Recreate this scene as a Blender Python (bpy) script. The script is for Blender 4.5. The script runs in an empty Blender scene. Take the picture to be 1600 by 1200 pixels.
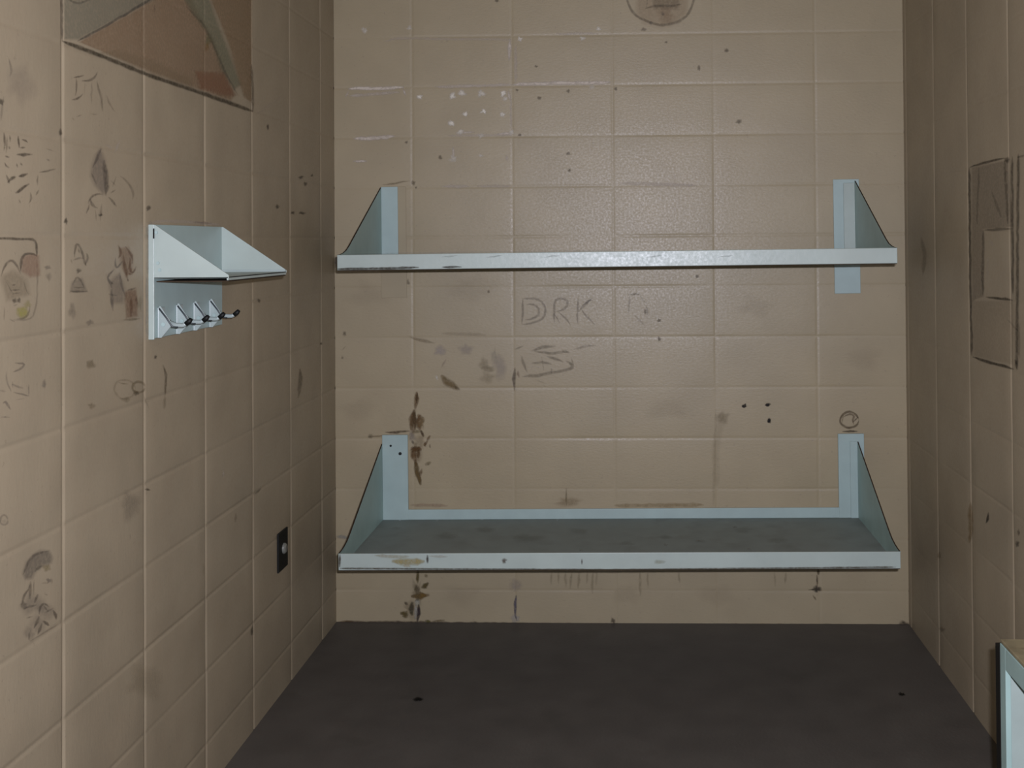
import bpy, bmesh, math, random
from mathutils import Vector, Matrix, noise
random.seed(7)
S = bpy.context.scene
C = S.collection

# ------------------------------------------------------------------ camera solved from the block courses of the three walls
F, CX, CY = 1792.75, 923.73, 353.13
YAW, PITCH, ROLL = .0326, .0128, -.0071
WL, WR, D, H = 1.1937, 1.1031, 4.6245, 1.535       # left wall, right wall, back wall, eye height
BLK, CRS = .4064, .2032                            # block and course modules
XB0, Z0, DL0, DR0 = -.4679, 1.3501, 2.3839, 4.1735 # joint origins
TOP, REAR = 2.80, -.85
ax = Vector((-math.sin(YAW)*math.cos(PITCH), math.cos(YAW)*math.cos(PITCH), math.sin(PITCH)))
r0 = Vector((math.cos(YAW), math.sin(YAW), 0)); u0 = r0.cross(ax)
rx = math.cos(ROLL)*r0 + math.sin(ROLL)*u0; ux = rx.cross(ax)
EYE = Vector((0, 0, H))

def at(x, y, axis, c):                              # survey helper: the point of a real plane seen at a photo coordinate
    d = ax + rx*((x-CX)/F) - ux*((y-CY)/F)
    return EYE + d*((c-EYE[axis])/d[axis])

cam = bpy.data.objects.new('camera', bpy.data.cameras.new('camera')); C.objects.link(cam)
M = Matrix((rx, ux, -ax)).transposed().to_4x4(); M.translation = EYE
cam.matrix_world = M
cam.data.sensor_width = 36; cam.data.lens = F/1600*36
cam.data.shift_x = (800-CX)/1600; cam.data.shift_y = (CY-600)/1600
cam.data.clip_start = .01
S.camera = cam

# ------------------------------------------------------------------ materials
def lin(r, g, b):
    f = lambda v: (v/255/12.92 if v <= 10 else ((v/255+.055)/1.055)**2.4)
    return (f(r), f(g), f(b), 1)

ALB = .76                                          # overall paint reflectance level
def mat(name, col, rough=.5, spec=.5, metal=0, var=.0, vscale=6, bump=0, bscale=60, stretch=(1, 1, 1), dirt=None, dirt_scale=8, dirt_lo=.6, dirt_hi=.75, rvar=0, spots=None):
    sc = lambda c: c and (c[0]*ALB, c[1]*ALB, c[2]*ALB*.93, 1)
    col, dirt, spots = sc(col), sc(dirt), sc(spots)
    m = bpy.data.materials.new(name); m.use_nodes = True
    nt = m.node_tree; N = nt.nodes; L = nt.links
    b = N['Principled BSDF']
    b.inputs['Roughness'].default_value = rough; b.inputs['Specular IOR Level'].default_value = spec
    b.inputs['Metallic'].default_value = metal
    tc = N.new('ShaderNodeTexCoord')
    def noise_tex(scale, detail=4, st=None):
        n = N.new('ShaderNodeTexNoise'); n.inputs['Scale'].default_value = scale; n.inputs['Detail'].default_value = detail
        if st:
            mp = N.new('ShaderNodeMapping'); mp.inputs['Scale'].default_value = st
            L.new(tc.outputs['Object'], mp.inputs['Vector']); L.new(mp.outputs['Vector'], n.inputs['Vector'])
        else: L.new(tc.outputs['Object'], n.inputs['Vector'])
        return n.outputs['Fac']
    def rng(s, a, c, lo, hi):
        k = N.new('ShaderNodeMapRange'); L.new(s, k.inputs[0])
        for i, v in enumerate((a, c, lo, hi)): k.inputs[i+1].default_value = v
        return k.outputs[0]
    def mix(fac, A, B, mode='MIX'):
        k = N.new('ShaderNodeMix'); k.data_type = 'RGBA'; k.blend_type = mode
        if isinstance(fac, float): k.inputs[0].default_value = fac
        else: L.new(fac, k.inputs[0])
        for s, i in ((A, 6), (B, 7)):
            if hasattr(s, 'is_linked'): L.new(s, k.inputs[i])
            else: k.inputs[i].default_value = s
        return k.outputs[2]
    src = tuple(col)
    if var:
        src = mix(rng(noise_tex(vscale), .3, .7, 0, 1), tuple(v*(1-var) for v in col[:3])+(1,), tuple(v*(1+var) for v in col[:3])+(1,))
        warm = rng(noise_tex(vscale*2.7, 3), .4, .65, 0, var*1.2)
        src = mix(warm, src, (col[0]*1.02, col[1]*.9, col[2]*.86, 1))
    if dirt:
        src = mix(rng(noise_tex(dirt_scale, 8), dirt_lo, dirt_hi, 0, .8), src, dirt)
    if spots:
        src = mix(rng(noise_tex(95, 2), .70, .74, 0, .55), src, spots)
    if var or dirt: L.new(src, b.inputs['Base Color'])
    else: b.inputs['Base Color'].default_value = col
    if rvar: L.new(rng(noise_tex(120, 5), .3, .7, max(.05, rough-rvar), rough+rvar), b.inputs['Roughness'])
    if bump:
        h = noise_tex(bscale, 6, stretch)
        h2 = noise_tex(bscale*.12, 3, None)
        ad = N.new('ShaderNodeMath'); ad.operation = 'MULTIPLY_ADD'; ad.inputs[1].default_value = 1.0
        L.new(h2, ad.inputs[0]); L.new(h, ad.inputs[2])
        bp = N.new('ShaderNodeBump'); bp.inputs['Strength'].default_value = 1; bp.inputs['Distance'].default_value = bump
        L.new(ad.outputs[0], bp.inputs['Height']); L.new(bp.outputs[0], b.inputs['Normal'])
    return m

WALLC = (.430, .360, .246, 1)
m_back = mat('painted_block_back', WALLC, .42, .4, var=.05, vscale=5, bump=.00045, bscale=85, stretch=(.8, 1, 1.6), rvar=.08, spots=(.33, .27, .20, 1))
m_side = mat('painted_block_side', (.422, .350, .256, 1), .5, .4, var=.075, vscale=5, bump=.00035, bscale=80, stretch=(1, 1.6, .6), rvar=.06, spots=(.33, .27, .20, 1))
m_ceil = mat('ceiling_paint', (.42, .36, .28, 1), .7, .3, var=.04)
m_floor = mat('grey_floor_paint', (.112, .101, .094, 1), .55, .35, var=.12, vscale=7, bump=.0008, bscale=90, dirt=(.085, .078, .07, 1), dirt_scale=5)
STEEL = (.46, .545, .54, 1)
m_steel = mat('pale_blue_steel_paint', STEEL, .38, .5, var=.05, vscale=9, bump=.0004, bscale=60, rvar=.06)
m_plate = mat('blue_steel_paint', (.44, .575, .60, 1), .42, .5, var=.05, vscale=12, bump=.0003, bscale=60)
m_pan = mat('worn_blue_grey_steel', (.56, .645, .66, 1), .5, .4, var=.06, vscale=10, bump=.0004, bscale=40, dirt=(.44, .48, .48, 1), dirt_scale=9, dirt_lo=.5, dirt_hi=.8)
m_guss = mat('teal_steel_paint', (.42, .595, .60, 1), .45, .5, var=.08, vscale=10, bump=.0004, bscale=40)
m_tanpl = mat('tan_painted_steel', (.41, .345, .236, 1), .45, .4, var=.04)
m_dark = mat('dark_part_and_shadow', (.012, .011, .010, 1), .7, .2)
m_black = mat('black_plastic', (.006, .007, .007, 1), .55, .3)
m_curve = mat('dark_grey_curve', (.05, .06, .07, 1), .4, .5)
m_knob = mat('grey_knob', (.22, .225, .21, 1), .4, .5)
m_rust_shade = mat('rust_and_shade_edge', (.05, .032, .02, 1), .8, .2, var=.3, vscale=40)
m_hook = mat('hook_blue_white_paint', (.42, .50, .52, 1), .3, .5, var=.04)
m_tan = mat('worn_tan_top', (.29, .25, .16, 1), .6, .3, var=.22, vscale=25, bump=.0006, bscale=60, dirt=(.20, .15, .09, 1), dirt_scale=30)

def ink_material():
    m = bpy.data.materials.new('wall_ink'); m.use_nodes = True
    nt = m.node_tree; N = nt.nodes; L = nt.links
    b = N['Principled BSDF']; out = N['Material Output']
    b.inputs['Roughness'].default_value = .6; b.inputs['Specular IOR Level'].default_value = .25
    a = N.new('ShaderNodeAttribute'); a.attribute_name = 'ink'
    L.new(a.outputs['Color'], b.inputs['Base Color'])
    tc = N.new('ShaderNodeTexCoord'); n = N.new('ShaderNodeTexNoise'); n.inputs['Scale'].default_value = 110; n.inputs['Detail'].default_value = 4
    L.new(tc.outputs['Object'], n.inputs['Vector'])
    k = N.new('ShaderNodeMapRange'); L.new(n.outputs['Fac'], k.inputs[0])
    for i, v in enumerate((.32, .58, .6, 1.0)): k.inputs[i+1].default_value = v
    mu = N.new('ShaderNodeMath'); mu.operation = 'MULTIPLY'; L.new(a.outputs['Alpha'], mu.inputs[0]); L.new(k.outputs[0], mu.inputs[1])
    t = N.new('ShaderNodeBsdfTransparent'); mx = N.new('ShaderNodeMixShader')
    L.new(mu.outputs[0], mx.inputs[0]); L.new(t.outputs[0], mx.inputs[1]); L.new(b.outputs[0], mx.inputs[2]); L.new(mx.outputs[0], out.inputs[0])
    return m
m_ink = ink_material()

# ------------------------------------------------------------------ object helpers
def link(name, me, m, parent=None, smooth=False):
    o = bpy.data.objects.new(name, me); C.objects.link(o)
    if m: me.materials.append(m)
    if smooth:
        for p in me.polygons: p.use_smooth = True
    if parent: o.parent = parent
    return o
def from_bm(name, bm, m, parent=None, smooth=False):
    bmesh.ops.recalc_face_normals(bm, faces=bm.faces)
    me = bpy.data.meshes.new(name); bm.to_mesh(me); bm.free()
    return link(name, me, m, parent, smooth)
def bevel(bm, w, seg=2):
    bmesh.ops.bevel(bm, geom=list(bm.edges), offset=w, segments=seg, affect='EDGES', profile=.5, clamp_overlap=True)
def box(bm, x0, x1, y0, y1, z0, z1):
    v = [bm.verts.new(p) for p in ((x0,y0,z0),(x1,y0,z0),(x1,y1,z0),(x0,y1,z0),(x0,y0,z1),(x1,y0,z1),(x1,y1,z1),(x0,y1,z1))]
    for f in ((0,3,2,1),(4,5,6,7),(0,1,5,4),(1,2,6,5),(2,3,7,6),(3,0,4,7)): bm.faces.new([v[i] for i in f])
def prism(bm, pts, a, b, axis):                     # polygon extruded along axis from a to b
    def P(p, t):
        q = list(p); q.insert(axis, t); return q
    A = [bm.verts.new(P(p, a)) for p in pts]; B = [bm.verts.new(P(p, b)) for p in pts]
    bm.faces.new(A); bm.faces.new(B[::-1])
    for i in range(len(pts)):
        j = (i+1) % len(pts); bm.faces.new((A[i], A[j], B[j], B[i]))
def boxes(name, lst, m, parent=None, bv=.0015):
    bm = bmesh.new()
    for b in lst:
        t = bmesh.new(); box(t, *b); 
        if bv: bevel(t, bv)
        me = bpy.data.meshes.new('t'); t.to_mesh(me); t.free(); bm.from_mesh(me); bpy.data.meshes.remove(me)
    return from_bm(name, bm, m, parent)
def tube(bm, pts, r, seg=10, caps=True):
    pts = [Vector(p) for p in pts]; rings = []
    for i, p in enumerate(pts):
        d = (pts[min(i+1, len(pts)-1)] - pts[max(i-1, 0)]).normalized()
        s = d.orthogonal().normalized() if i == 0 else (s - d*s.dot(d)).normalized()
        t = d.cross(s); rr = r[i] if isinstance(r, (list, tuple)) else r
        rings.append([bm.verts.new(p + (s*math.cos(k*2*math.pi/seg) + t*math.sin(k*2*math.pi/seg))*rr) for k in range(seg)])
    for a, b in zip(rings, rings[1:]):
        for k in range(seg): bm.faces.new((a[k], a[(k+1) % seg], b[(k+1) % seg], b[k]))
    if caps: bm.faces.new(rings[0][::-1]); bm.faces.new(rings[-1])
def thing(name, label, cat, loc, group=None):
    o = bpy.data.objects.new(name, None); o.empty_display_size = .1; C.objects.link(o)
    o.location = loc; o['label'] = label; o['category'] = cat
    if group: o['group'] = group
    return o
def struct(o, label, cat):
    o['kind'] = 'structure'; o['label'] = label; o['category'] = cat; return o

# ------------------------------------------------------------------ the cell: painted blocks laid in stack bond, joints modelled as grooves
def block_wall(name, m, frame, u0, u1, v0, v1, uj, vj, du, dv, wj=.0055, seed=0, jitter=.35):
    """frame(u, v, depth) -> world point; joints at uj / vj with depths du (upright joints) and dv (bed joints)"""
    def lines(a, b, js):
        s = {round(a, 5), round(b, 5)}
        for j in js:
            for k in (-2, -1, -.45, .45, 1, 2):
                if a < j+k*wj < b: s.add(round(j+k*wj, 5))
        ss = sorted(s); out = []
        for p, q in zip(ss, ss[1:]):
            n = max(1, int((q-p)/.05))
            out += [p + (q-p)*i/n for i in range(n)]
        return out + [ss[-1]]
    U, V = lines(u0, u1, uj), lines(v0, v1, vj)
    def prof(t, js):
        d = min((abs(t-j) for j in js), default=9)/wj
        return 0 if d >= 1.01 else (1 if d < .5 else .25)
    me = bpy.data.meshes.new(name); vs = []; fs = []
    for v in V:
        for u in U:
            n1 = 1 + jitter*2*noise.noise(Vector((u*5, v*3.1, seed))); n2 = 1 + jitter*2.6*noise.noise(Vector((u*3.3, v*5, seed+9)))
            g = max(prof(u, uj)*du*max(.1, n1), prof(v, vj)*dv*max(.0, n2))
            g += .0006*noise.noise(Vector((u*6, v*6, seed+4)))
            vs.append(frame(u, v, g))
    nu = len(U)
    for j in range(len(V)-1):
        for i in range(nu-1): fs.append((j*nu+i, j*nu+i+1, (j+1)*nu+i+1, (j+1)*nu+i))
    me.from_pydata(vs, [], fs)
    bm = bmesh.new(); bm.from_mesh(me)
    # close the wall with a solid backing so that it is a slab, not a sheet
    ctr = Vector(frame((u0+u1)/2, (v0+v1)/2, 0)); nrm = (Vector(frame((u0+u1)/2, (v0+v1)/2, -1)) - ctr).normalized()
    bm.normal_update()
    if sum((f.normal for f in bm.faces), Vector()).dot(nrm) < 0: bmesh.ops.reverse_faces(bm, faces=bm.faces)
    bm.to_mesh(me); bm.free()
    return link(name, me, m, None, True)

ZJ = [Z0 + CRS*k for k in range(-7, 8) if .03 < Z0+CRS*k < TOP-.02]
wall_back = struct(block_wall('wall_back', m_back, lambda u, v, g: (u, D+g, v), -WL, WR, 0, TOP,
    [XB0+BLK*k for k in range(-1, 4)], ZJ, .0007, .0007, seed=1, jitter=.6), 'tan painted concrete block wall behind the two steel bunks', 'wall')
wall_left = struct(block_wall('wall_left', m_side, lambda u, v, g: (-WL-g, u, v), REAR, D, 0, TOP,
    [DL0+BLK*k for k in range(-7, 6)], ZJ, .0026, .0015, seed=2), 'tan painted block wall covered with faint drawings, at left', 'wall')
wall_right = struct(block_wall('wall_right', m_side, lambda u, v, g: (WR+g, u, v), REAR, D, 0, TOP,
    [DR0+BLK*k for k in range(-12, 2)], ZJ, .0024, .0006, seed=3), 'tan painted block wall in shade, at right', 'wall')
def slab(name, z0, z1, m):
    bm = bmesh.new(); box(bm, -WL-.1, WR+.1, REAR-.1, D+.1, z0, z1); return from_bm(name, bm, m)
floor = struct(slab('floor', -.1, 0, m_floor), 'dark grey painted concrete floor', 'floor')
ceiling = struct(slab('ceiling', TOP, TOP+.1, m_ceil), 'plain ceiling above the cell', 'ceiling')

# ------------------------------------------------------------------ drawings, stains and scratches lying on real surfaces
WCOL = WALLC[:3]
def ratio(r, g, b): return (WCOL[0]*r, WCOL[1]*g, WCOL[2]*b)
PENCIL = (.11, .085, .065); GREY = (.17, .145, .13); BLACK = (.02, .016, .013); BROWN = (.17, .095, .035); RUST = (.14, .07, .02)
PALE = (.70, .62, .56); WHITE = (.85, .80, .74); REDB = (.20, .105, .06); OLIVE = (.20, .15, .075)
PLANES = {'B': (1, D, Vector((0, -1, 0))), 'L': (0, -WL, Vector((1, 0, 0))), 'R': (0, WR, Vector((-1, 0, 0))), 'F': (2, 0, Vector((0, 0, 1)))}
layer = [0]
class Ink:
    def __init__(s, plane, g=1.0):
        s.g = g
        s.ax, s.c, s.n = PLANES[plane] if isinstance(plane, str) else plane
        s.v = []; s.f = []; s.col = []; layer[0] += 1; s.off = .0009 + (layer[0] % 25)*.00004; s.sub = 0
    def P(s, x, y):
        return at(x, y, s.ax, s.c) + s.n*(s.off + s.sub*.000012)
    def scale(s, x, y): return (s.P(x, y) - EYE).dot(ax)/F
    def add(s, p, c, a): s.v.append(p); s.col.append((c[0]*ALB, c[1]*ALB, c[2]*ALB*.93, a*s.g)); return len(s.v)-1
    def line(s, pts, w=3, col=PENCIL, a=.6, wob=.6):
        """soft stroke through photo coordinates; w is its width"""
        s.sub += 1
        q = []
        for (x0, y0), (x1, y1) in zip(pts, pts[1:]):
            n = max(2, int(math.hypot(x1-x0, y1-y0)/6))
            q += [(x0+(x1-x0)*i/n, y0+(y1-y0)*i/n) for i in range(n)]
        q.append(pts[-1])
        for _ in range(2):
            q = [q[0]] + [((a_[0]+2*b_[0]+c_[0])/4, (a_[1]+2*b_[1]+c_[1])/4) for a_, b_, c_ in zip(q, q[1:], q[2:])] + [q[-1]]
        prev = None
        for i, (x, y) in enumerate(q):
            a_, b_ = q[max(0, i-1)], q[min(len(q)-1, i+1)]
            dx, dy = b_[0]-a_[0], b_[1]-a_[1]; l = math.hypot(dx, dy) or 1
            nx, ny = -dy/l, dx/l
            jx = wob*noise.noise(Vector((x*.09, y*.09, 1))); x += nx*jx*2; y += ny*jx*2
            ww = w*.85*(1 + .35*noise.noise(Vector((x*.13, y*.13, 5))))
            ww *= min(1, .35 + .3*min(i, len(q)-1-i))
            al = a*(1 + .35*noise.noise(Vector((x*.11, y*.11, 8))))
            if i in (0, len(q)-1): al *= .4
            row = [s.add(s.P(x+nx*k*ww, y+ny*k*ww), col, al*(0 if abs(k) == 1 else 1)) for k in (-1, -.35, .35, 1)]
            if prev:
                for k in range(3): s.f.append((prev[k], prev[k+1], row[k+1], row[k]))
            prev = row
        return s
    def blob(s, x, y, rx_, ry_=None, col=PENCIL, a=.6, rough=.35, rot=0):
        s.sub += 1
        ry_ = ry_ or rx_; n = 18
        c = s.add(s.P(x, y), col, a); R1 = []; R2 = []
        for k in range(n):
            t = 2*math.pi*k/n; j = 1 + rough*noise.noise(Vector((math.cos(t)*1.3+x, math.sin(t)*1.3+y, 3)))*2
            ex, ey = math.cos(t)*rx_*j, math.sin(t)*ry_*j
            X = x + ex*math.cos(rot) - ey*math.sin(rot); Y = y + ex*math.sin(rot) + ey*math.cos(rot)
            R1.append(s.add(s.P(x+(X-x)*.6, y+(Y-y)*.6), col, a*.85)); R2.append(s.add(s.P(X+(X-x)*.25, Y+(Y-y)*.25), col, 0))
        for k in range(n):
            j = (k+1) % n; s.f.append((c, R1[k], R1[j])); s.f.append((R1[k], R2[k], R2[j], R1[j]))
        return s
    def fill(s, pts, col, a=.6, soft=5):
        """filled patch with a soft rim"""
        s.sub += 1
        n = len(pts); cx_ = sum(p[0] for p in pts)/n; cy_ = sum(p[1] for p in pts)/n
        area = sum(pts[i][0]*pts[(i+1) % n][1] - pts[(i+1) % n][0]*pts[i][1] for i in range(n)); sg = 1 if area > 0 else -1
        inn = []; out = []
        for i in range(n):
            p, q, r = Vector(pts[i-1]), Vector(pts[i]), Vector(pts[(i+1) % n])
            e1 = (q-p).normalized(); e2 = (r-q).normalized()
            nm = Vector((e1.y+e2.y, -(e1.x+e2.x)))*sg
            nm = nm.normalized() if nm.length > 1e-6 else Vector((0, 0))
            inn.append(s.add(s.P(*(q-nm*soft*.5)), col, a)); out.append(s.add(s.P(*(q+nm*soft*.5)), col, 0))
        s.f.append(tuple(inn))
        for i in range(n):
            j = (i+1) % n; s.f.append((inn[i], out[i], out[j], inn[j]))
        return s
    def ring(s, x, y, r, ry_=None, w=2, col=PENCIL, a=.4):
        ry_ = ry_ or r
        return s.line([(x+r*math.cos(t*.5236), y+ry_*math.sin(t*.5236)) for t in range(13)], w, col, a)
    def done(s, name, parent, label=None):
        me = bpy.data.meshes.new(name); me.from_pydata(s.v, [], s.f)
        ca = me.color_attributes.new('ink', 'FLOAT_COLOR', 'POINT')
        for i, c in enumerate(s.col): ca.data[i].color = c
        o = link(name, me, m_ink)
        pm = parent
        while pm.parent: pm = pm.parent
        o.parent = parent; o.matrix_parent_inverse = world_of(parent).inverted()
        if label: o['label'] = label
        return o
def world_of(o):
    m = o.matrix_basis.copy()
    if o.parent: m = world_of(o.parent) @ o.matrix_parent_inverse @ m
    return m

# ---- left wall
k = Ink('L', .72)
k.fill([(99,-14),(270,-14),(205,17),(121,62),(100,61)], ratio(.66,.76,.86), .62)
k.fill([(124,66),(205,20),(262,-14),(292,-14),(312,25),(332,60),(350,112),(366,150),(360,157),(233,112)], ratio(.84,.60,.50), .62)
k.fill([(155,82),(190,80),(250,100),(300,125),(300,136),(233,112)], ratio(.86,.78,.72), .4, 8)
k.fill([(278,-14),(322,-14),(337,30),(352,68),(376,132),(366,140),(345,108),(328,58),(302,22)], ratio(.60,.74,.72), .7)
k.fill([(323,-14),(393,-14),(393,160),(380,150),(356,66)], ratio(.82,.58,.40), .6)
k.fill([(305,112),(350,115),(368,148),(352,150),(312,138)], ratio(.86,.46,.38), .6, 8)
k.blob(325, 62, 5, 8, (.17,.22,.10), .5).blob(323, 73, 4, 7, (.38,.22,.07), .6)
k.line([(120,65),(160,43),(205,17),(250,-12)], 3.2, (.12,.105,.09), .75)
k.line([(88,-14),(120,8),(150,-6)], 2.5, (.14,.12,.10), .4)
k.line([(290,10),(318,38),(335,75),(352,115),(372,150)], 2.2, (.14,.12,.09), .4)
k.line([(96,-14),(96.5,64)], 3, (.10,.085,.07), .75)
k.line([(96,64),(165,90),(233,118),(328,150),(395,174)], 4.6, (.075,.06,.04), .95, .2)
k.line([(393,100),(395,174)], 3, (.13,.10,.065), .6).line([(240,8),(240,20)], 2, (.14,.12,.10), .4)
k.done('painted_mural', wall_left, 'faded red and grey-blue painted mural with a dark lower border')

k = Ink('L', .72)
for p, w, a in [([(6,207),(7,228)],4,.6),([(14,211),(15,222)],3.5,.55),([(13,228),(15,233)],4,.55),([(6,226),(6,236)],3,.4),([(7,244),(14,246)],4,.6),([(6,254),(9,260),(14,261)],3,.5),
    ([(28,212),(29,231)],4,.75),([(33,218),(39,219),(43,223)],3,.6),([(31,231),(39,230)],3.5,.6),([(25,242),(36,242),(50,241)],4.5,.75),([(25,255),(27,262)],3,.45),([(31,254),(34,259)],3.5,.55),
    ([(28,275),(34,274),(43,271)],5,.8),([(9,273),(14,287)],4.5,.7),([(11,286),(19,277),(24,276)],4.5,.7),([(23,302),(32,297),(45,287)],4.5,.75),([(55,305),(60,297)],4,.6),([(58,273),(58,290)],3,.4),
    ([(47,300),(49,310),(44,318)],3,.35),([(60,270),(86,264)],3,.45),([(70,232),(84,236)],3,.25),([(72,248),(78,252)],3.5,.3),([(28,312),(31,318)],3,.4),([(10,213),(9,240)],3,.35)]:
    k.line(p, w, (.085,.065,.05), a)
k.done('pencil_lettering', wall_left, 'column of small dark scribbled letters')

k = Ink('L', .72)
for p, w, a in [([(114,122),(122,120),(131,117)],3,.55),([(118,121),(119,135),(118,150)],3,.5),([(111,156),(120,155),(129,147)],3.2,.55),([(127,126),(138,127),(147,123),(151,112)],3,.55),
    ([(143,127),(142,162)],2,.25),([(150,127),(157,150),(160,174)],3,.4),([(132,128),(131,150)],2,.2),([(165,148),(172,165),(180,176)],2.5,.28),([(118,182),(128,180)],3,.3),([(140,178),(152,179)],3,.25),([(112,183),(116,188)],3,.3)]:
    k.line(p, w, PENCIL, a)
k.done('pencil_drawing', wall_left, 'angular rune-like pencil lines below the mural')

k = Ink('L', .72)
k.fill([(157,231),(149,243),(143,260),(141,276),(148,290),(160,304),(167,296),(167,275),(163,250)], (.22,.18,.165), .5, 8)
k.line([(158,232),(151,246),(144,262)], 4, (.15,.12,.105), .6).line([(162,250),(165,275),(167,292),(164,306)], 5.5, (.14,.115,.095), .65)
k.line([(142,270),(150,288)], 3, PENCIL, .4)
for p, w, a in [([(137,318),(140,308),(150,302),(160,304)],3,.45),([(140,310),(142,322),(152,325)],4,.5),([(134,334),(139,318)],4,.5),([(168,308),(176,314),(182,323)],3.5,.5),([(158,318),(156,345)],3,.35),
    ([(175,292),(181,276)],3,.35),([(186,274),(200,285),(210,302),(206,312)],3,.3),([(172,302),(180,296)],3,.4),([(148,328),(150,345)],3,.3),([(172,282),(180,290)],3,.3)]:
    k.line(p, w, PENCIL, a)
k.line([(164,226),(176,232)], 4, PALE, .35).line([(187,218),(178,240)], 4, PALE, .4)
k.done('pencil_drawing', wall_left, 'feather-shaped grey pencil drawing')

k = Ink('L', .72)
k.line([(-20,372),(20,373),(56,374),(57,402)], 3, (.10,.08,.06), .75, .3)
k.line([(57,402),(58,440),(56,480),(48,500),(20,500)], 2.2, PENCIL, .28)
k.fill([(34,402),(48,397),(60,400),(62,430),(46,433),(33,424)], (.40,.24,.17), .6, 6)
k.line([(31,424),(32,405),(38,396),(48,395),(57,400)], 3.5, (.10,.075,.06), .7)
k.line([(1,432),(6,416),(12,408),(19,405),(26,415),(32,428)], 3, (.12,.09,.07), .55)
k.fill([(0,432),(20,422),(40,436),(46,460),(10,470)], (.31,.245,.165), .4, 10)
k.blob(34, 487, 10, 9, (.46,.42,.10), .85, .25).blob(42, 476, 5, 6, (.40,.36,.12), .5)
k.line([(24,498),(34,499),(44,494),(46,478)], 2.5, PENCIL, .4)
k.blob(22, 470, 3.2, 4, BLACK, .65).blob(29, 470, 3.2, 4, BLACK, .65)
for p, w, a in [([(18,446),(24,444)],3,.6),([(16,453),(30,453)],3,.5),([(18,459),(31,458)],2.5,.35),([(20,478),(27,476)],3,.4),([(14,498),(22,503)],2.5,.35),([(6,480),(5,500)],2.5,.3),([(8,440),(20,460)],2,.25),([(36,440),(44,462)],2,.25)]:
    k.line(p, w, PENCIL, a)
k.done('coloured_drawing', wall_left, 'framed drawing with a yellow disc and a reddish patch')

k = Ink('L', .72)
k.fill([(112,440),(128,434),(136,456),(108,457)], (.24,.205,.17), .45, 5)
for p, w, a in [([(115,402),(118,382),(121,380),(128,394),(132,412),(134,416)],3,.5),([(113,406),(122,402),(130,404)],3,.4),([(135,395),(138,402),(132,414)],3.5,.5),([(121,388),(124,396)],3.5,.5),([(108,455),(120,456),(136,455)],3,.55),
    ([(112,446),(118,432),(124,434),(131,452)],2.5,.4),([(115,449),(130,449)],2.5,.4),([(110,404),(112,412)],3,.3)]:
    k.line(p, w, PENCIL, a)
k.blob(122, 423, 3.5, 4, BLACK, .6).blob(112, 486, 5, 12, GREY, .4).blob(140, 504, 5, 4, GREY, .5).blob(74, 418, 5, 3, GREY, .5).blob(75, 432, 4, 6, GREY, .35)
k.done('pencil_drawing', wall_left, 'small pencil figure with a pointed top')

k = Ink('L', .72)
k.fill([(186,388),(200,386),(207,400),(206,428),(196,432),(188,410)], (.33,.19,.11), .5, 6)
k.fill([(194,456),(212,452),(214,494),(197,497)], (.28,.15,.09), .65, 6)
k.fill([(170,440),(186,426),(194,450),(192,474),(174,474)], (.27,.22,.19), .45, 8)
for p, w, c, a in [([(184,383),(190,396),(184,404)],3.5,REDB,.65),([(195,385),(206,398),(206,412)],3.5,REDB,.65),([(192,398),(195,420),(199,438)],4,REDB,.7),([(202,402),(203,426),(208,428),(212,416)],3,REDB,.7),
    ([(199,428),(206,429)],3.5,REDB,.7),([(204,462),(204,496)],4,REDB,.6),([(212,462),(214,480)],4,REDB,.7),([(180,402),(178,418),(184,420),(190,408)],3,GREY,.7),([(178,420),(168,430),(166,437),(172,441),(174,450)],3,GREY,.6),
    ([(172,440),(176,444)],4,PENCIL,.6),([(174,452),(173,470),(176,486)],4,GREY,.6),([(186,426),(190,450),(196,464)],3,GREY,.5),([(198,453),(212,450)],4,(.12,.09,.07),.7),([(168,460),(182,462)],3,GREY,.5),([(192,500),(218,498)],3.5,OLIVE,.5),([(199,436),(199,440)],4,REDB,.6)]:
    k.line(p, w, c, a)
k.blob(218, 475, 4, 10, (.25,.25,.16), .4)
k.done('coloured_drawing', wall_left, 'red-brown and grey drawing of small standing figures')

k = Ink('L', .72)
for p, w, a in [([(22,567),(37,567),(37,572),(28,578),(19,581)],3,.5),([(10,580),(8,594),(14,606),(16,612)],2.5,.3),([(18,600),(24,604),(36,606)],3.5,.35),([(20,613),(34,615),(45,619)],3,.45),([(3,630),(8,625),(11,634),(16,640)],3.5,.5),([(0,652),(15,652)],3,.4),
    ([(44,600),(44,618)],3,.35),([(-2,610),(8,612)],4,.3),([(18,596),(18,606)],3,.35),([(22,626),(38,622)],2,.25)]:
    k.line(p, w, GREY, a)
k.done('pencil_drawing', wall_left, 'faint scribbled head in pencil low on the left edge')

k = Ink('L', .72)
k.ring(216, 605, 10, 9, 3, OLIVE, .5).ring(194, 608, 17, 16, 2.5, OLIVE, .25)
k.blob(212, 615, 4, 3, (.13,.10,.06), .7).line([(184,598),(200,600)], 3, OLIVE, .4).blob(195, 624, 8, 4, OLIVE, .4).line([(222,614),(232,640)], 2, OLIVE, .2)
k.done('pencil_drawing', wall_left, 'two faint overlapping pencil rings')

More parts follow.
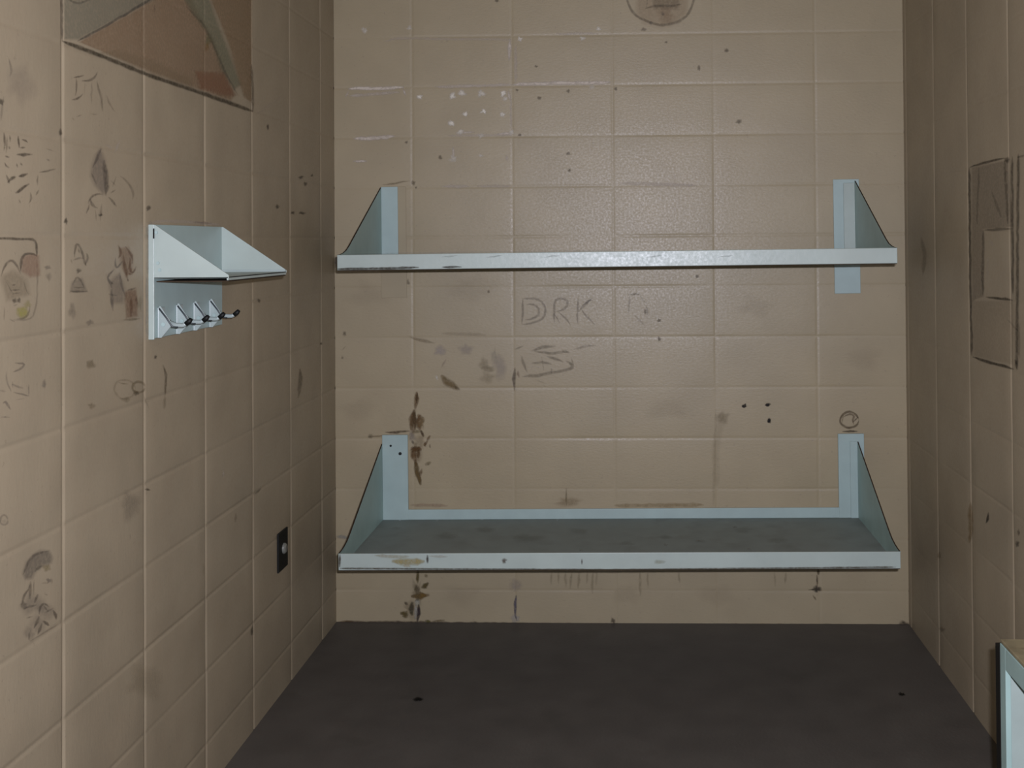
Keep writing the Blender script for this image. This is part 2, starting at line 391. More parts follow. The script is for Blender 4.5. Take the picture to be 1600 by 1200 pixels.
k = Ink('L', .72)
k.fill([(35,896),(40,880),(50,868),(62,860),(76,861),(81,872),(79,880),(66,884),(56,892),(49,904),(39,905)], (.19,.165,.14), .6, 7)
k.line([(36,898),(42,878),(56,864),(76,861)], 3, (.14,.115,.095), .5).blob(72, 887, 6, 5, (.36,.29,.16), .7)
k.line([(53,893),(60,886),(66,884)], 3.5, (.12,.10,.08), .5)
for p, w, a in [([(47,908),(46,922),(46,936)],5,.55),([(33,945),(36,930),(44,920)],3.5,.55),([(58,928),(53,942)],5,.6),([(36,952),(46,948),(56,945)],3.5,.5),([(60,960),(62,948),(68,940),(76,948)],3.5,.6),([(82,953),(86,960),(87,968)],5,.7),
    ([(60,962),(57,972),(52,982)],4,.65),([(66,970),(72,974),(76,978)],4.5,.7),([(64,974),(61,984),(58,992)],4,.65),([(40,966),(50,962)],3.5,.45),([(44,1000),(46,985)],4,.4),([(66,945),(74,955)],4,.5),([(68,958),(82,950)],4,.5),([(80,905),(80,912)],2,.3),([(64,911),(74,911)],3,.3),
    ([(52,905),(52,930)],2,.3),([(68,928),(74,930)],2.5,.35),([(46,1002),(90,975)],2,.3)]:
    k.line(p, w, PENCIL, a)
k.blob(50, 945, 16, 14, GREY, .35).blob(70, 955, 12, 12, GREY, .35).blob(60, 975, 12, 14, GREY, .3).blob(45, 990, 8, 10, GREY, .35).blob(36, 946, 5, 6, (.12,.10,.08), .55).blob(75, 907, 3.5, 4, GREY, .6)
k.done('pencil_drawing', wall_left, 'dark pencil portrait of a head in a cap')

k = Ink('L', .72)
for x, y, a_, b_ in [(94,207,2.5,5),(102,345,2.5,5),(231,325,3.5,4),(418,198,2,4),(470,277,4,2.5),(477,287,3,3),(433,323,3,3),(457,332,3,2.5),(471,333,5,2),(404,470,2.5,3),(242,558,2,3),(156,336,3,2),(230,765,3.5,2),(393,987,2,7),(487,274,2,2),(501,537,2,2),(1,160,4,5)]:
    k.blob(x, y, a_, b_, BLACK, .75)
k.done('pit_marks', wall_left)['kind'] = 'stuff'
k = Ink('L', .72)
k.line([(254,570),(259,585),(258,600),(257,618)], 3.5, (.12,.09,.05), .6).line([(257,618),(256,640)], 5, OLIVE, .35).blob(140, 569, 7, 7, OLIVE, .55).blob(142, 634, 5, 4, OLIVE, .45).blob(68, 600, 3, 6, GREY, .5)
k.line([(468,576),(470,595),(465,622)], 5, (.12,.09,.055), .5).line([(368,802),(367,816)], 5, (.18,.14,.09), .4).line([(398,772),(407,763)], 4.5, (.09,.07,.05), .7)
k.line([(348,734),(348,746)], 4, PALE, .8).line([(398,180),(440,150)], 3, PALE, .15).line([(316,880),(318,900)], 4, OLIVE, .2)
k.blob(205, 790, 16, 20, (.24,.205,.165), .35).blob(225, 1065, 30, 24, OLIVE, .2).blob(5, 815, 3, 3, GREY, .15)
k.ring(5, 812, 6, 8, 2.5, GREY, .35)
k.line([(12,90),(18,110),(14,120)], 3, GREY, .35).line([(0,190),(4,150)], 3, GREY, .3).blob(30, 130, 20, 30, (.30,.25,.23), .25)
k.done('smudges', wall_left)['kind'] = 'stuff'
# pale paint drips around the coat shelf
k = Ink('L', .72)
k.line([(232,350),(250,345),(300,347),(345,352)], 4, PALE, .5).line([(230,352),(232,380),(230,430)], 4, (.48,.46,.42), .5).line([(229,430),(229,530)], 4, (.45,.43,.39), .5).blob(233, 360, 5, 10, (.55,.52,.46), .6)
k.line([(300,347),(330,349)], 3, (.30,.22,.20), .4)
k.done('paint_drips', wall_left, 'pale paint slopped on the wall around the coat hook shelf')

# ---- back wall
k = Ink('B', .65)
k.fill([(996,-8),(1075,-8),(1072,22),(1058,36),(1034,43),(1008,36),(994,22)], ratio(.92,.72,.62), .35, 10)
k.blob(1041, 22, 12, 14, ratio(.85,.62,.53), .35).fill([(1020,-4),(1062,-4),(1060,14),(1022,14)], ratio(.66,.62,.62), .5, 6)
k.line([(979,-12),(981,8),(988,20),(1004,31),(1030,40),(1054,37),(1073,26),(1084,6),(1085,-12)], 3.2, (.15,.12,.085), .55)
k.line([(1008,14),(1022,8),(1048,10),(1066,6)], 3, (.15,.12,.085), .5).blob(1036, 22, 3, 3, GREY, .5).blob(1017, 36, 3, 3, GREY, .5).blob(1006, 46, 4, 3, PENCIL, .6)
k.line([(1012,-6),(1010,14)], 2.5, GREY, .35)
k.done('painted_emblem', wall_back, 'faint reddish round emblem at the top of the back wall')

k = Ink('B', 1.5)
for p, w, a in [([(544,139),(600,138),(632,136)],4,.75),([(540,152),(545,142)],4,.5),([(630,138),(634,150)],4,.45),([(545,150),(625,144)],4,.35),([(552,217),(590,216),(618,213)],5,.6),([(551,252),(574,252)],4,.7),
    ([(680,136),(760,134),(800,132)],3.5,.4),([(800,132),(870,130),(955,129)],4,.65),([(797,60),(796,74),(795,95)],4,.55),([(806,70),(806,130)],4,.25),([(794,142),(798,158)],5,.65),([(720,208),(742,206)],4,.5),([(776,210),(800,208)],4,.6),
    ([(708,230),(708,248)],4,.65),([(791,242),(793,252)],5,.45),([(600,64),(620,60),(800,62)],3,.22),([(690,291),(735,291)],4,.35),([(745,291),(800,291)],4,.25),([(700,212),(800,211)],3,.25),([(868,53),(935,52)],3,.3),([(798,150),(799,206)],2.5,.25),
    ([(968,286),(1000,287),(1090,290)],4,.3)]:
    k.line(p, w, PALE, a)
for x, y, r, a in [(570,47,5,.5),(640,44,4,.4),(656,151,4,.75),(707,150,6,.7),(722,146,5,.6),(752,146,6,.55),(786,146,5,.9),(790,154,4,.6),(727,178,4,.85),(756,174,4,.85),(785,179,4,.7),(706,193,5,.8),(720,206,5,.55),(752,212,5,.4),(812,61,4,.65),(935,45,4,.6),(910,60,4,.5),(708,248,6,.4),(800,207,4,.5),(925,137,5,.35),(751,243,3,.4)]:
    k.blob(x, y, r, r*.8, WHITE, a, .5)
k.done('chipped_paint', wall_back, 'pale chips and smears of paint high on the back wall')

k = Ink('B', .7)
for x, y, a_, b_ in [(776,1,4,3),(688,246,3.5,3.5),(646,286,3.5,4),(650,293,2,2.5),(888,142,3,3),(962,139,3,3),(808,141,2.5,2.5),(812,211,3.5,2.5),(890,266,3,3),(1135,79,4,3.5),(1155,190,6,3.5),(538,521,3,5),(637,441,3,5),(535,559,2,3),(1030,501,3.5,3.5),(1030,530,3.5,4),(1008,487,2.5,4),(1089,432,3,3.5),(635,222,3,2.5),(838,104,2.5,2.5),(888,240,4,3),(843,153,4,3),(763,456,2.5,3),(1092,107,3,5),(1041,66,3,2)]:
    k.blob(x, y, a_*.85, b_*.85, (.08,.06,.04), .65)
k.done('pit_marks', wall_back)['kind'] = 'stuff'
for x, y, a_, b_ in [(1163,634,3.6,2.8),(1200,632,4.2,2.4),(1202,657,2.8,4)]:
    Ink('B').blob(x, y, a_, b_, (.008,.006,.005), 1).blob(x-1, y+1, a_*.7, b_*.7, (.008,.006,.005), 1).done('screw_hole', wall_back)

k = Ink('B', .6)
lt = [[(816,467),(836,465),(848,471),(854,482),(852,494),(842,503),(816,507)],[(822,476),(834,474),(843,482),(842,493),(833,498),(820,500)],[(817,467),(816,507)],
      [(866,505),(866,467),(884,466),(889,474),(884,484),(868,487)],[(872,486),(884,497),(892,508)],[(875,505),(866,490)],
      [(903,466),(902,486),(903,506)],[(908,480),(920,467),(926,470)],[(904,488),(912,478),(926,465)],[(908,484),(918,496),(930,508)]]
for p in lt: k.line(p, 3, (.20,.165,.135), .5)
k.line([(981,461),(992,458),(1001,461)], 3, PENCIL, .55).line([(1010,478),(1012,492)], 4.5, PENCIL, .55).line([(984,462),(982,492)], 3, GREY, .3).line([(1000,462),(1010,474)], 3, GREY, .35).line([(990,492),(1008,508)], 3, GREY, .25)
k.done('pencil_lettering', wall_back, 'faint outlined letters DRK')
k = Ink('B', .62)
for p, w, a in [([(804,546),(818,540)],3.5,.5),([(815,556),(817,568),(824,582)],5,.5),([(831,549),(840,543),(868,541)],4,.55),([(835,549),(858,552),(888,550)],3.5,.5),([(830,568),(846,565),(862,569)],4,.5),([(854,557),(868,560),(880,566)],4,.5),
    ([(878,548),(890,551)],5,.5),([(884,564),(894,568),(897,574),(886,578),(864,582),(848,586),(816,588)],4,.55),([(896,546),(912,541),(932,540)],3.5,.35),([(893,558),(897,572)],3,.4),([(862,575),(862,583)],4,.4),([(846,557),(850,580)],3,.25)]:
    k.line(p, w, (.16,.13,.09), a)
k.line([(804,574),(803,592),(804,611)], 4, (.10,.07,.05), .75).line([(809,579),(811,590)], 5, (.25,.14,.10), .6).line([(835,592),(855,600)], 3, OLIVE, .2)
k.done('pencil_lettering', wall_back, 'scribbled lettering below the outlined letters')

k = Ink('B', .85)
k.blob(688, 549, 9, 8, (.50,.44,.43), .6).blob(728, 547, 9, 8, (.43,.37,.36), .45).blob(782, 572, 10, 16, (.45,.39,.37), .4).blob(772, 556, 4, 10, (.46,.42,.35), .4).blob(764, 577, 10, 5, OLIVE, .4).blob(762, 590, 10, 8, OLIVE, .25).blob(757, 568, 7, 8, OLIVE, .3)
k.line([(682,586),(684,594)], 5, WHITE, .8).line([(698,560),(690,575)], 4, (.36,.26,.20), .35)
k.line([(689,586),(697,596),(706,602),(717,609)], 9, (.20,.13,.045), .75).line([(708,604),(719,609)], 5, (.12,.08,.03), .6)
k.line([(640,527),(660,532),(680,536)], 4, OLIVE, .35).line([(690,521),(760,523)], 4, OLIVE, .2)
k.done('paint_patch', wall_back, 'pale and brown smeared patches beside the scribble')

k = Ink('B')
for p, w, c, a in [([(651,612),(652,622),(649,640)],5,BROWN,.7),([(652,614),(651,630)],3,(.08,.045,.015),.6),([(648,640),(644,655),(643,672)],7,BROWN,.7),([(652,648),(658,652),(654,662),(656,672)],6,BROWN,.75),([(647,640),(648,672)],4,(.10,.06,.02),.6),
    ([(657,672),(663,682)],4,(.09,.05,.02),.8),([(672,680),(667,690)],4,BROWN,.6),([(643,698),(646,704),(651,700),(659,702)],6,RUST,.8),([(645,704),(648,720)],9,(.25,.13,.05),.7),([(648,718),(652,738),(658,758)],4.5,(.14,.09,.03),.8),([(659,732),(657,744)],4,BROWN,.5),
    ([(662,696),(668,690)],4,RUST,.6),([(664,726),(674,722)],5,OLIVE,.5),([(644,676),(660,674)],5,OLIVE,.5),([(644,688),(646,694)],4,(.14,.11,.09),.6),([(663,692),(665,698)],4,BROWN,.5),([(653,700),(654,716)],5,RUST,.6),([(671,694),(672,700)],3,OLIVE,.6)]:
    k.line(p, w*1.3, c, min(1, a*1.15))
k.blob(648, 662, 7, 14, BROWN, .45, .6).blob(656, 690, 10, 10, BROWN, .25, .6).blob(649, 710, 7, 14, RUST, .4, .6).blob(643, 682, 5, 7, (.33,.28,.26), .5).blob(659, 660, 5, 8, (.33,.23,.11), .5)
k.done('rust_stain', wall_back, 'brown rust run beside the lower bunk bracket')
k = Ink('B')
for p, w, c, a in [([(653,890),(653,912)],4,(.12,.09,.03),.7),([(658,918),(664,916),(670,910)],5,(.11,.08,.025),.7),([(651,913),(652,928)],7,(.13,.10,.06),.7),([(642,932),(658,931),(671,929)],6,(.17,.10,.025),.85),([(645,940),(642,952),(644,962)],5.5,(.05,.045,.035),.8),([(654,944),(654,958),(652,971)],4.5,(.045,.03,.03),.9),
    ([(632,940),(637,945)],4,(.09,.065,.04),.7),([(625,958),(634,957),(634,966)],7,(.12,.085,.02),.8),([(664,970),(673,970)],4,(.12,.10,.02),.8),([(674,971),(695,969)],3,OLIVE,.5),([(664,897),(668,902)],5,OLIVE,.5),([(649,938),(654,936)],4,(.09,.07,.03),.7)]:
    k.line(p, w*1.3, c, min(1, a*1.15))
k.blob(652, 925, 9, 16, OLIVE, .4, .6).blob(640, 952, 12, 12, OLIVE, .3, .6).line([(650,944),(649,968)], 5, (.48,.46,.43), .6).blob(652, 941, 4, 4, (.55,.55,.5), .5)
k.done('rust_stain', wall_back, 'dark brown stain between the lower bunk and the floor')
k = Ink('B')
k.line([(806,930),(805,950),(806,966)], 4, (.13,.115,.15), .85).blob(806, 967, 7, 6, (.50,.47,.46), .55).line([(804,960),(808,970)], 2.5, (.10,.09,.11), .7).blob(806, 915, 8, 10, (.38,.32,.33), .3)
k.done('paint_drip', wall_back, 'dark violet drip running down to the floor')
k = Ink('B')
k.line([(1278,888),(1279,898)], 6, (.08,.055,.03), .8).line([(1276,898),(1277,916)], 3.5, (.14,.10,.06), .6).blob(1276, 920, 6, 5, (.045,.035,.025), .85).line([(1263,922),(1276,920)], 3, (.09,.07,.05), .7).line([(1270,930),(1275,938)], 4, OLIVE, .5)
k.done('rust_stain', wall_back, 'small dark stain under the right end of the lower bunk')
k = Ink('B')
k.ring(1327, 656, 15, 13, 2.6, (.15,.105,.06), .55).line([(1316,652),(1328,645),(1338,650),(1330,656),(1334,664)], 2.5, (.16,.11,.065), .5).line([(1333,660),(1341,651)], 3, (.14,.10,.06), .6).line([(1318,648),(1315,662)], 2.5, OLIVE, .4)
k.done('pencil_drawing', wall_back, 'small scribbled disc above the right bracket')
k = Ink('B')
k.line([(602,675),(614,676),(640,673)], 3, (.14,.10,.06), .7).line([(1316,674),(1340,674)], 3.2, (.10,.075,.05), .75).line([(578,683),(600,680)], 3, OLIVE, .4).blob(579, 682, 4, 3, (.12,.09,.05), .5)
k.line([(598,289),(640,283)], 2.5, OLIVE, .35).line([(885,762),(885,790)], 2.5, OLIVE, .4).blob(888, 784, 20, 6, (.30,.21,.11), .35).line([(960,790),(1100,789)], 5, (.33,.23,.10), .35).line([(1130,640),(1118,700),(1120,760)], 9, OLIVE, .08)
k.blob(1130, 652, 9, 9, OLIVE, .3).line([(1115,790),(1118,640)], 3, OLIVE, .10).line([(640,789),(700,790)], 4, (.40,.25,.18), .3)
for x in (862, 872, 884, 893, 905, 918, 926, 933, 1000, 1012, 1060, 1210, 1228): k.line([(x,893),(x+random.uniform(-2,2),910+random.random()*22)], 4, OLIVE, .2)
for x, y, r in [(560,640,26),(580,460,30),(740,450,35),(1040,640,30),(1180,480,26),(720,930,30),(1120,930,26),(980,930,22),(1350,560,30)]: k.blob(x, y, r, r*.6, (.37,.30,.22), .10)
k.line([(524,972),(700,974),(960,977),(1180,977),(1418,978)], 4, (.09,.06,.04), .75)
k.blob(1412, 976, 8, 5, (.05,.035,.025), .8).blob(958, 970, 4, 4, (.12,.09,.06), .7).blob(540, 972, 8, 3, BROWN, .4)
k.line([(526,838),(545,840)], 7, (.33,.34,.34), .5).line([(540,540),(535,548)], 2, OLIVE, .3)
k.done('smudges', wall_back)['kind'] = 'stuff'

# ---- right wall
k = Ink('R', .85)
k.fill([(1519,262),(1576,250),(1582,354),(1537,358),(1537,463),(1520,470)], (.25,.205,.16), .38, 4)
k.fill([(1520,470),(1583,470),(1583,570),(1522,556)], (.31,.25,.18), .22, 4)
for p, w, a in [([(1515,262),(1530,256),(1570,247)],3.2,.65),([(1515,262),(1516,400),(1519,556)],3,.65),([(1520,558),(1550,567),(1585,577)],3.5,.8),([(1582,244),(1583,460)],3,.6),([(1570,250),(1573,300),(1575,350)],3,.35),([(1538,360),(1583,357)],3.5,.5),([(1537,360),(1536,462)],3,.4),([(1541,464),(1583,469)],3.5,.75),
    ([(1592,240),(1591,300),(1590,460),(1589,576)],3.5,.6),([(1590,246),(1604,242)],4,.5),([(1530,262),(1527,350)],2,.25),([(1550,300),(1565,340)],3,.25),([(1587,562),(1590,578)],6,.75)]:
    k.line(p, w, (.06,.048,.035), a)
k.blob(1574, 250, 4, 4, (.07,.055,.04), .7).blob(1550, 380, 3, 5, PALE, .25).line([(1544,400),(1543,440)], 3, PALE, .2)
k.done('pencil_drawing', wall_right, 'large pencil drawing of nested rectangles like a door or window')
k = Ink('R', .85)
k.line([(1545,800),(1544,812),(1541,818)], 3.5, BLACK, .8).line([(1517,785),(1517,820),(1516,848)], 6, (.28,.17,.05), .5).blob(1590, 850, 3, 5, BLACK, .6).blob(1592, 832, 2, 5, (.1,.07,.05), .5)
k.line([(1440,370),(1446,400),(1442,430)], 5, (.25,.20,.15), .3).blob(1468, 868, 3, 5, BROWN, .4).blob(1473, 984, 4, 4, (.1,.08,.06), .4).line([(1592,500),(1594,560)], 3, PENCIL, .3)
k.line([(1575,500),(1594,520)], 3, GREY, .2)
k.done('smudges', wall_right)['kind'] = 'stuff'
# ---- floor
for x, y, a_, b_ in [(653,1093,7,3),(1408,1085,5,2.8)]:
    Ink('F').blob(x, y, a_, b_, (.008,.007,.006), .9).blob(x+2, y, a_*.6, b_*.7, (.01,.009,.007), .9).done('dark_stain', floor)

# ------------------------------------------------------------------ the two wall-hung steel bunks
XL, XR, DEP = -1.0, .906, .70                       # inner faces of the end gussets, depth off the wall
def bunk(label, z_pan, lip, g_top, plate_top, tilt, upper):
    cx = (XL+XR)/2
    t = thing('wall_bunk', label, 'bunk', (cx, D, z_pan), 'steel bunks on the back wall')
    t.rotation_euler = (0, -tilt, 0)
    x0, x1 = XL-cx, XR-cx; th = .005; yw = -.002
    # sleeping pan: a sheet, subtly dished
    bm = bmesh.new(); nx, ny = 40, 14; g = []
    for j in range(ny+1):
        for i in range(nx+1):
            x = x0 + (x1-x0)*i/nx; y = yw - (DEP-.004)*j/ny
            e = min(i, nx-i)/6; e = min(1, e)*min(1, min(j, ny-j)/3)
            g.append(bm.verts.new((x, y, -.004*e + .0012*noise.noise(Vector((x*5, y*5, z_pan))))))
    for j in range(ny):
        for i in range(nx): bm.faces.new((g[j*(nx+1)+i], g[(j+1)*(nx+1)+i], g[(j+1)*(nx+1)+i+1], g[j*(nx+1)+i+1]))
    bmesh.ops.solidify(bm, geom=list(bm.faces), thickness=.004)
    from_bm('pan', bm, m_pan, t, True)
    fr = boxes('front_rail', [(x0-.004, x1+.004, -DEP-.004, -DEP+.004, -.004, lip)], m_steel, t, .002)
    e = boxes('rail_return', [(x0-.002, x1+.002, -DEP, -DEP+.016, -.0065, -.0035)], m_rust_shade, fr, 0)
    e.location = (0, 0, 0)
    boxes('back_rail', [(x0, x1, -.009, yw, 0, .041)], m_plate, t, .002)
    gz = g_top
    prof = [(-.003, gz), (-.003, -.003), (-DEP, -.003), (-DEP, lip), (-.67, lip+.001), (-.63, lip+.005), (-.585, lip+.014), (-.54, lip+.030)]
    # straight sloping edge from the wall, eased into the low side lip at the front
    for s, xx in ((-1, x0), (1, x1)):
        bm = bmesh.new(); prism(bm, prof, xx, xx+s*.0045, 0)
        go = from_bm('gusset', bm, m_guss, t)
        bm = bmesh.new()                                        # outer slope edge: rust and flash shadow put into one dark strip
        ed = [prof[0]] + prof[:2:-1]
        for (ya, za), (yb, zb) in zip(ed, ed[1:]):
            v = [bm.verts.new(p) for p in ((xx+s*.0046, ya, za-.005), (xx+s*.0046, yb, zb-.005), (xx+s*.0046, yb, zb+.0006), (xx+s*.0046, ya, za+.0006), (xx, ya, za+.0006), (xx, yb, zb+.0006))]
            bm.faces.new((v[0], v[1], v[2], v[3])); bm.faces.new((v[3], v[2], v[5], v[4]))
        from_bm('gusset_edge', bm, m_rust_shade, go)
    # wall brackets
    if upper:
        pl = boxes('wall_plate', [(x0-.004, x0+.100, -.004, -.0005, -.134, plate_top)], m_tanpl, t, .001); pl['label'] = 'tan painted wall plate'
        boxes('bracket_flange', [(x0, x0+.068, -.009, -.004, .003, plate_top)], m_plate, t, .0015)
        boxes('wall_plate', [(x1-.085, x1+.018, -.006, -.0005, -.138, plate_top+.003)], m_plate, t, .0015)
        boxes('bracket_flange', [(x1-.045, x1, -.012, -.006, .003, plate_top-.012)], m_steel, t, .0015)
        bolts = []
    else:
        boxes('wall_plate', [(x0, x0+.104, -.010, -.0005, 0, plate_top)], m_plate, t, .0015)
        boxes('wall_plate', [(x1-.076, x1+.027, -.010, -.0005, 0, plate_top-.008)], m_plate, t, .0015)
        boxes('bracket_flange', [(x1-.03, x1, -.015, -.010, 0, g_top)], m_plate, t, .0015)
        bolts = [(x0+.035, plate_top-.043, .0045), (x0+.073, plate_top-.075, .0065)]
    for bx_, bz, br in bolts:
        bm = bmesh.new(); tube(bm, [(bx_, -.0095, bz), (bx_, -.0125, bz)], br, 10); from_bm('bolt', bm, m_black, t)
    return t, fr
low, low_rail = bunk('lower pale blue steel bunk shelf just above the floor, open pan top visible', .419, .053, .305, .342, .0055, False)
upp, upp_rail = bunk('upper pale blue steel bunk shelf at eye level, seen edge on', 1.449, .049, .313, .316, .0062, True)

pl = (1, D-DEP-.0045, Vector((0, -1, 0)))
k = Ink(pl)
k.line([(612,877),(640,878),(664,877)], 8, (.42,.34,.14), .65).line([(585,868),(640,870)], 4, (.46,.42,.30), .4).line([(668,867),(668,880)], 4.5, (.05,.03,.02), .9).blob(636, 884, 6, 2.5, (.52,.42,.28), .5).blob(788, 876, 3.5, 3.5, (.10,.06,.04), .7).line([(909,873),(909,882)], 3, (.08,.06,.05), .7)
k.line([(531,888),(700,889),(960,890),(1180,888),(1400,886)], 2.2, (.08,.055,.03), .6, 0).line([(531,866),(531,886)], 4, (.06,.035,.02), .8).line([(670,869),(700,870)], 3, (.5,.5,.45), .4).blob(1030, 878, 8, 3, (.40,.40,.30), .4)
k.done('rust_and_shadow_marks', low_rail, 'yellow-brown rust and chips along the front rail')
k = Ink(pl)
k.line([(530,398),(640,395.5),(960,391)], 1.6, (.16,.18,.17), .3, 0).line([(526,420.5),(590,419.5),(655,418)], 3, (.05,.035,.02), .75, .3).line([(690,417.5),(722,417)], 3, (.04,.03,.02), .7, .3).line([(525,399),(525,418)], 3.5, (.012,.01,.008), .9)  # black stroke at the left end paints the flash shadow onto the rail
for x in (690, 760, 850, 1010, 1120): k.line([(x,402),(x+25,399)], 2, (.3,.34,.34), .3)
k.done('rust_and_shadow_marks', upp_rail, 'dark chipped lower edge of the front rail, flash shadow painted at its left end')
# scuffs and rust on the lower pan
k = Ink((2, .4195, Vector((0, 0, 1))))
for x, y, r in [(700,838,16),(820,842,20),(905,830,14),(1215,845,16),(1095,846,8),(1040,840,10),(620,826,8),(980,850,10),(760,828,14),(1160,828,14)]:
    k.blob(x, y, r, r*.3, (.24,.235,.22), .22)
for x, y in [(1148,824),(1092,845),(1040,852),(908,860),(1170,858)]: k.blob(x, y, 3, 1.5, (.34,.34,.33), .5)
k.done('scuff_marks', low)['kind'] = 'stuff'

# ------------------------------------------------------------------ coat-hook shelf on the left wall
PY0, PY1, PZ0, PZ1 = 2.817, 3.300, 1.299, 1.583
sh = thing('coat_hook_shelf', 'pale blue steel shelf with triangular ends and four coat hooks, on the left wall', 'shelf', (-WL, (PY0+PY1)/2, PZ0))
ox, oy, oz = -WL, (PY0+PY1)/2, PZ0
ya, yb = PY0-oy, PY1-oy; hz = PZ1-PZ0; zs = 1.452-oz
boxes('back_panel', [(.001, .012, ya, yb, 0, hz)], m_plate, sh, .0015)
boxes('edge_flange', [(.000, .0145, ya-.003, ya+.0005, -.002, hz)], m_steel, sh, .001)
boxes('shelf_tray', [(.012, .200, ya, yb, zs-.0035, zs), (.196, .200, ya, yb, zs-.009, zs)], m_steel, sh, .0008)
for yy, s in ((ya, 1), (yb, -1)):
    bm = bmesh.new(); prism(bm, [(.012, zs-.003), (.201, zs-.003), (.201, zs+.004), (.016, hz-.001), (.012, hz-.001)], yy, yy+s*.003, 1)
    sp = from_bm('side_panel', bm, m_steel, sh)
    if s == -1:                                    # folded rim of the far end
        bm = bmesh.new()
        prism(bm, [(.013, zs), (.200, zs), (.200, zs+.006), (.013, zs+.006)], yy-.012, yy-.003, 1)
        from_bm('rim', bm, m_hook, sp)
    else:
        for (rx_, rz) in ((.020, hz-.020), (.024, zs+.035), (.028, zs+.018)):
            bm = bmesh.new(); tube(bm, [(rx_, yy+.0005, rz), (rx_, yy-.003, rz)], .004, 8); from_bm('rivet', bm, m_plate, sp)
bm = bmesh.new(); box(bm, .018, .199, ya+.004, yb-.004, zs-.0125, zs-.0098); from_bm('tray_shade', bm, m_rust_shade, sh)  # dark sheet below the tray, its shade put into the colour
bm = bmesh.new(); prism(bm, [(.0125, hz-.035), (.016, hz-.035), (.016, hz-.01), (.0125, hz-.01)], ya-.004, ya-.0028, 1); from_bm('screw_slot', bm, m_dark, sh)
for i in range(4):
    y = ya + .040 + i*.118; zc = .040
    hk = boxes('hook', [(.012, .016, y-.018, y+.022, zc-.040, zc+.036)], m_hook, sh, .0012)
    bm = bmesh.new()                               # pressed triangular cheek that carries the pivoting peg
    prism(bm, [(.016, zc+.040), (.016, zc-.040), (.022, zc-.040), (.046, zc-.012), (.046, zc+.0), (.020, zc+.040)], y-.018, y-.0145, 1)
    bevel(bm, .0008, 1); from_bm('cheek', bm, m_hook, hk)
    bm = bmesh.new()
    tube(bm, [(.016, y+.004, zc+.004), (.034, y+.004, zc-.002)], [.010, .008], 12)
    tube(bm, [(.030, y+.004, zc-.002), (.052, y+.004, zc-.010), (.070, y+.004, zc-.010), (.080, y+.004, zc-.004)], [.0065, .006, .0055, .005], 10)
    from_bm('peg', bm, m_hook, hk, True)
    bm = bmesh.new(); tube(bm, [(.076, y+.004, zc-.007), (.085, y+.004, zc+.000), (.090, y+.004, zc+.006)], [.0062, .0068, .005], 10)
    from_bm('peg_tip', bm, m_black, hk, True)
    bm = bmesh.new(); tube(bm, [(.017, y-.0185, zc+.034), (.036, y-.0190, zc+.010), (.050, y-.0185, zc-.012), (.062, y-.012, zc-.014)], .0022, 8)  # thin dark grey tube curving down across the cheek
    from_bm('dark_curve', bm, m_curve, hk, True)
    bm = bmesh.new(); tube(bm, [(.028, y-.0178, zc-.006), (.028, y-.0205, zc-.006)], .005, 10); from_bm('rivet', bm, m_plate, hk)

# ------------------------------------------------------------------ socket plate on the left wall
OY, OZ = 3.896, .487
so = thing('socket_plate', 'black rectangular socket plate with a pale round centre, low on the left wall', 'outlet', (-WL, OY, OZ))
boxes('cover_plate', [(.0008, .007, -.053, .053, -.066, .066)], m_black, so, .002)
bm = bmesh.new(); tube(bm, [(.006, .004, .004), (.012, .004, .004), (.017, .004, .004)], [.019, .018, .012], 20); from_bm('round_insert', bm, m_knob, so)
for z in (.048, -.048):
    bm = bmesh.new(); tube(bm, [(.006, 0, z), (.0085, 0, z)], .0035, 10); from_bm('screw', bm, m_dark, so)

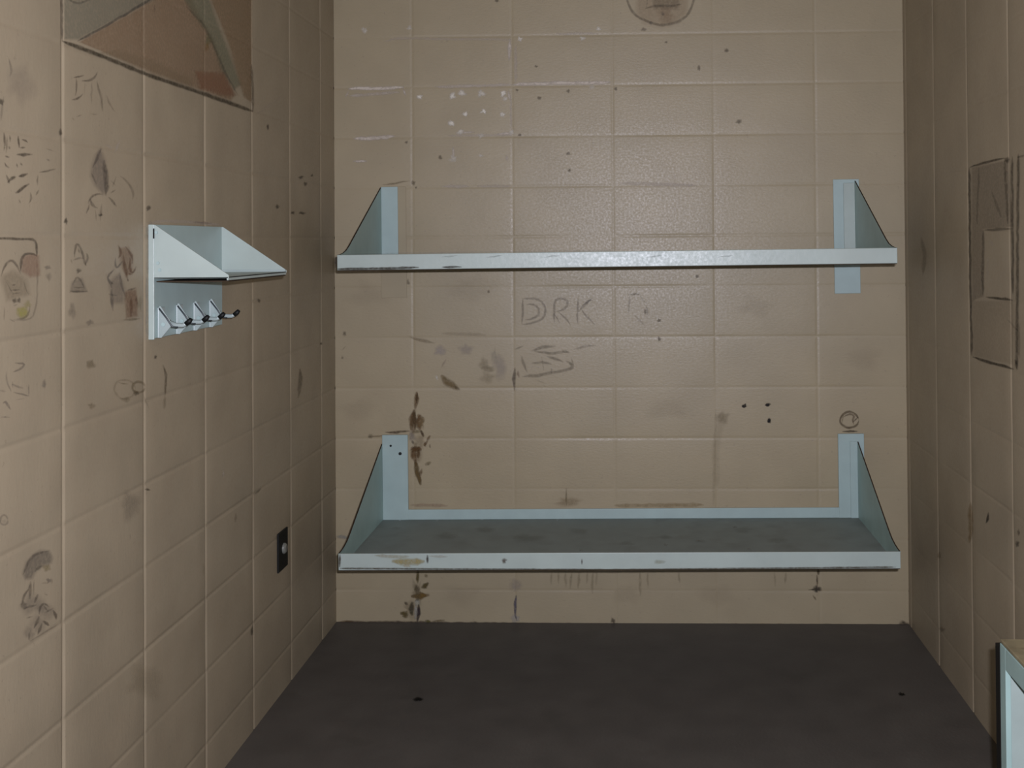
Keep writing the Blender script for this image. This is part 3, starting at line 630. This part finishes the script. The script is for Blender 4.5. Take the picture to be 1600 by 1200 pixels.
# ------------------------------------------------------------------ open steel cabinet against the right wall
KX, KY, KZ, KL = .821, 2.60, .634, .75
cb = thing('open_cabinet', 'pale blue steel cabinet with open side and worn tan top, lower right corner', 'cabinet', ((KX+WR)/2, KY-KL/2, 0))
bx0 = KX-(KX+WR)/2; bx1 = WR-.004-(KX+WR)/2; by1 = KL/2; by0 = -KL/2
boxes('end_panel', [(bx0+.004, bx1, by1-.012, by1, .0, KZ-.01)], m_steel, cb, .001)
boxes('end_panel', [(bx0+.004, bx1, by0, by0+.012, .0, KZ-.01)], m_steel, cb, .001)
boxes('back_panel', [(bx1-.004, bx1, by0+.012, by1-.012, .0, KZ-.01)], m_steel, cb, .0005)
boxes('base_shelf', [(bx0+.004, bx1-.004, by0+.012, by1-.012, .06, .075)], m_steel, cb, .001)
boxes('front_frame', [(bx0, bx0+.012, by1-.036, by1, .0, KZ-.003), (bx0, bx0+.012, by0, by0+.036, .0, KZ-.003), (bx0, bx0+.012, by0+.036, by1-.036, KZ-.050, KZ-.003), (bx0, bx0+.012, by0+.036, by1-.036, .0, .07)], m_guss, cb, .001)
boxes('shadow_strip', [(bx0-.001, bx0+.03, by1+.0005, by1+.030, 0, KZ-.012)], m_dark, cb, .001)  # black strip added to deepen the flash shadow beside the far end
boxes('cabinet_top', [(bx0+.001, bx1, by0, by1, KZ-.0025, KZ+.006)], m_tan, cb, .002)

# ------------------------------------------------------------------ light: the on-camera flash, just right of and above the lens
la = bpy.data.lights.new('camera_flash', 'AREA'); la.shape = 'RECTANGLE'; la.size = .035; la.size_y = .02; la.energy = 98
la.color = (1.0, 1.0, 1.15)
lo = bpy.data.objects.new('camera_flash', la); C.objects.link(lo)
lo.location = EYE + rx*.050 + ux*.060 - ax*.01
lo.rotation_euler = cam.matrix_world.to_euler()
tgt = Vector((0, D, 1.25)) - lo.location
lo.rotation_euler = tgt.to_track_quat('-Z', 'Y').to_euler()
W = bpy.data.worlds.new('world'); S.world = W; W.use_nodes = True
W.node_tree.nodes['Background'].inputs[0].default_value = (.9, .85, .8, 1); W.node_tree.nodes['Background'].inputs[1].default_value = .004
S.view_settings.view_transform = 'Standard'; S.view_settings.look = 'None'; S.view_settings.exposure = 0
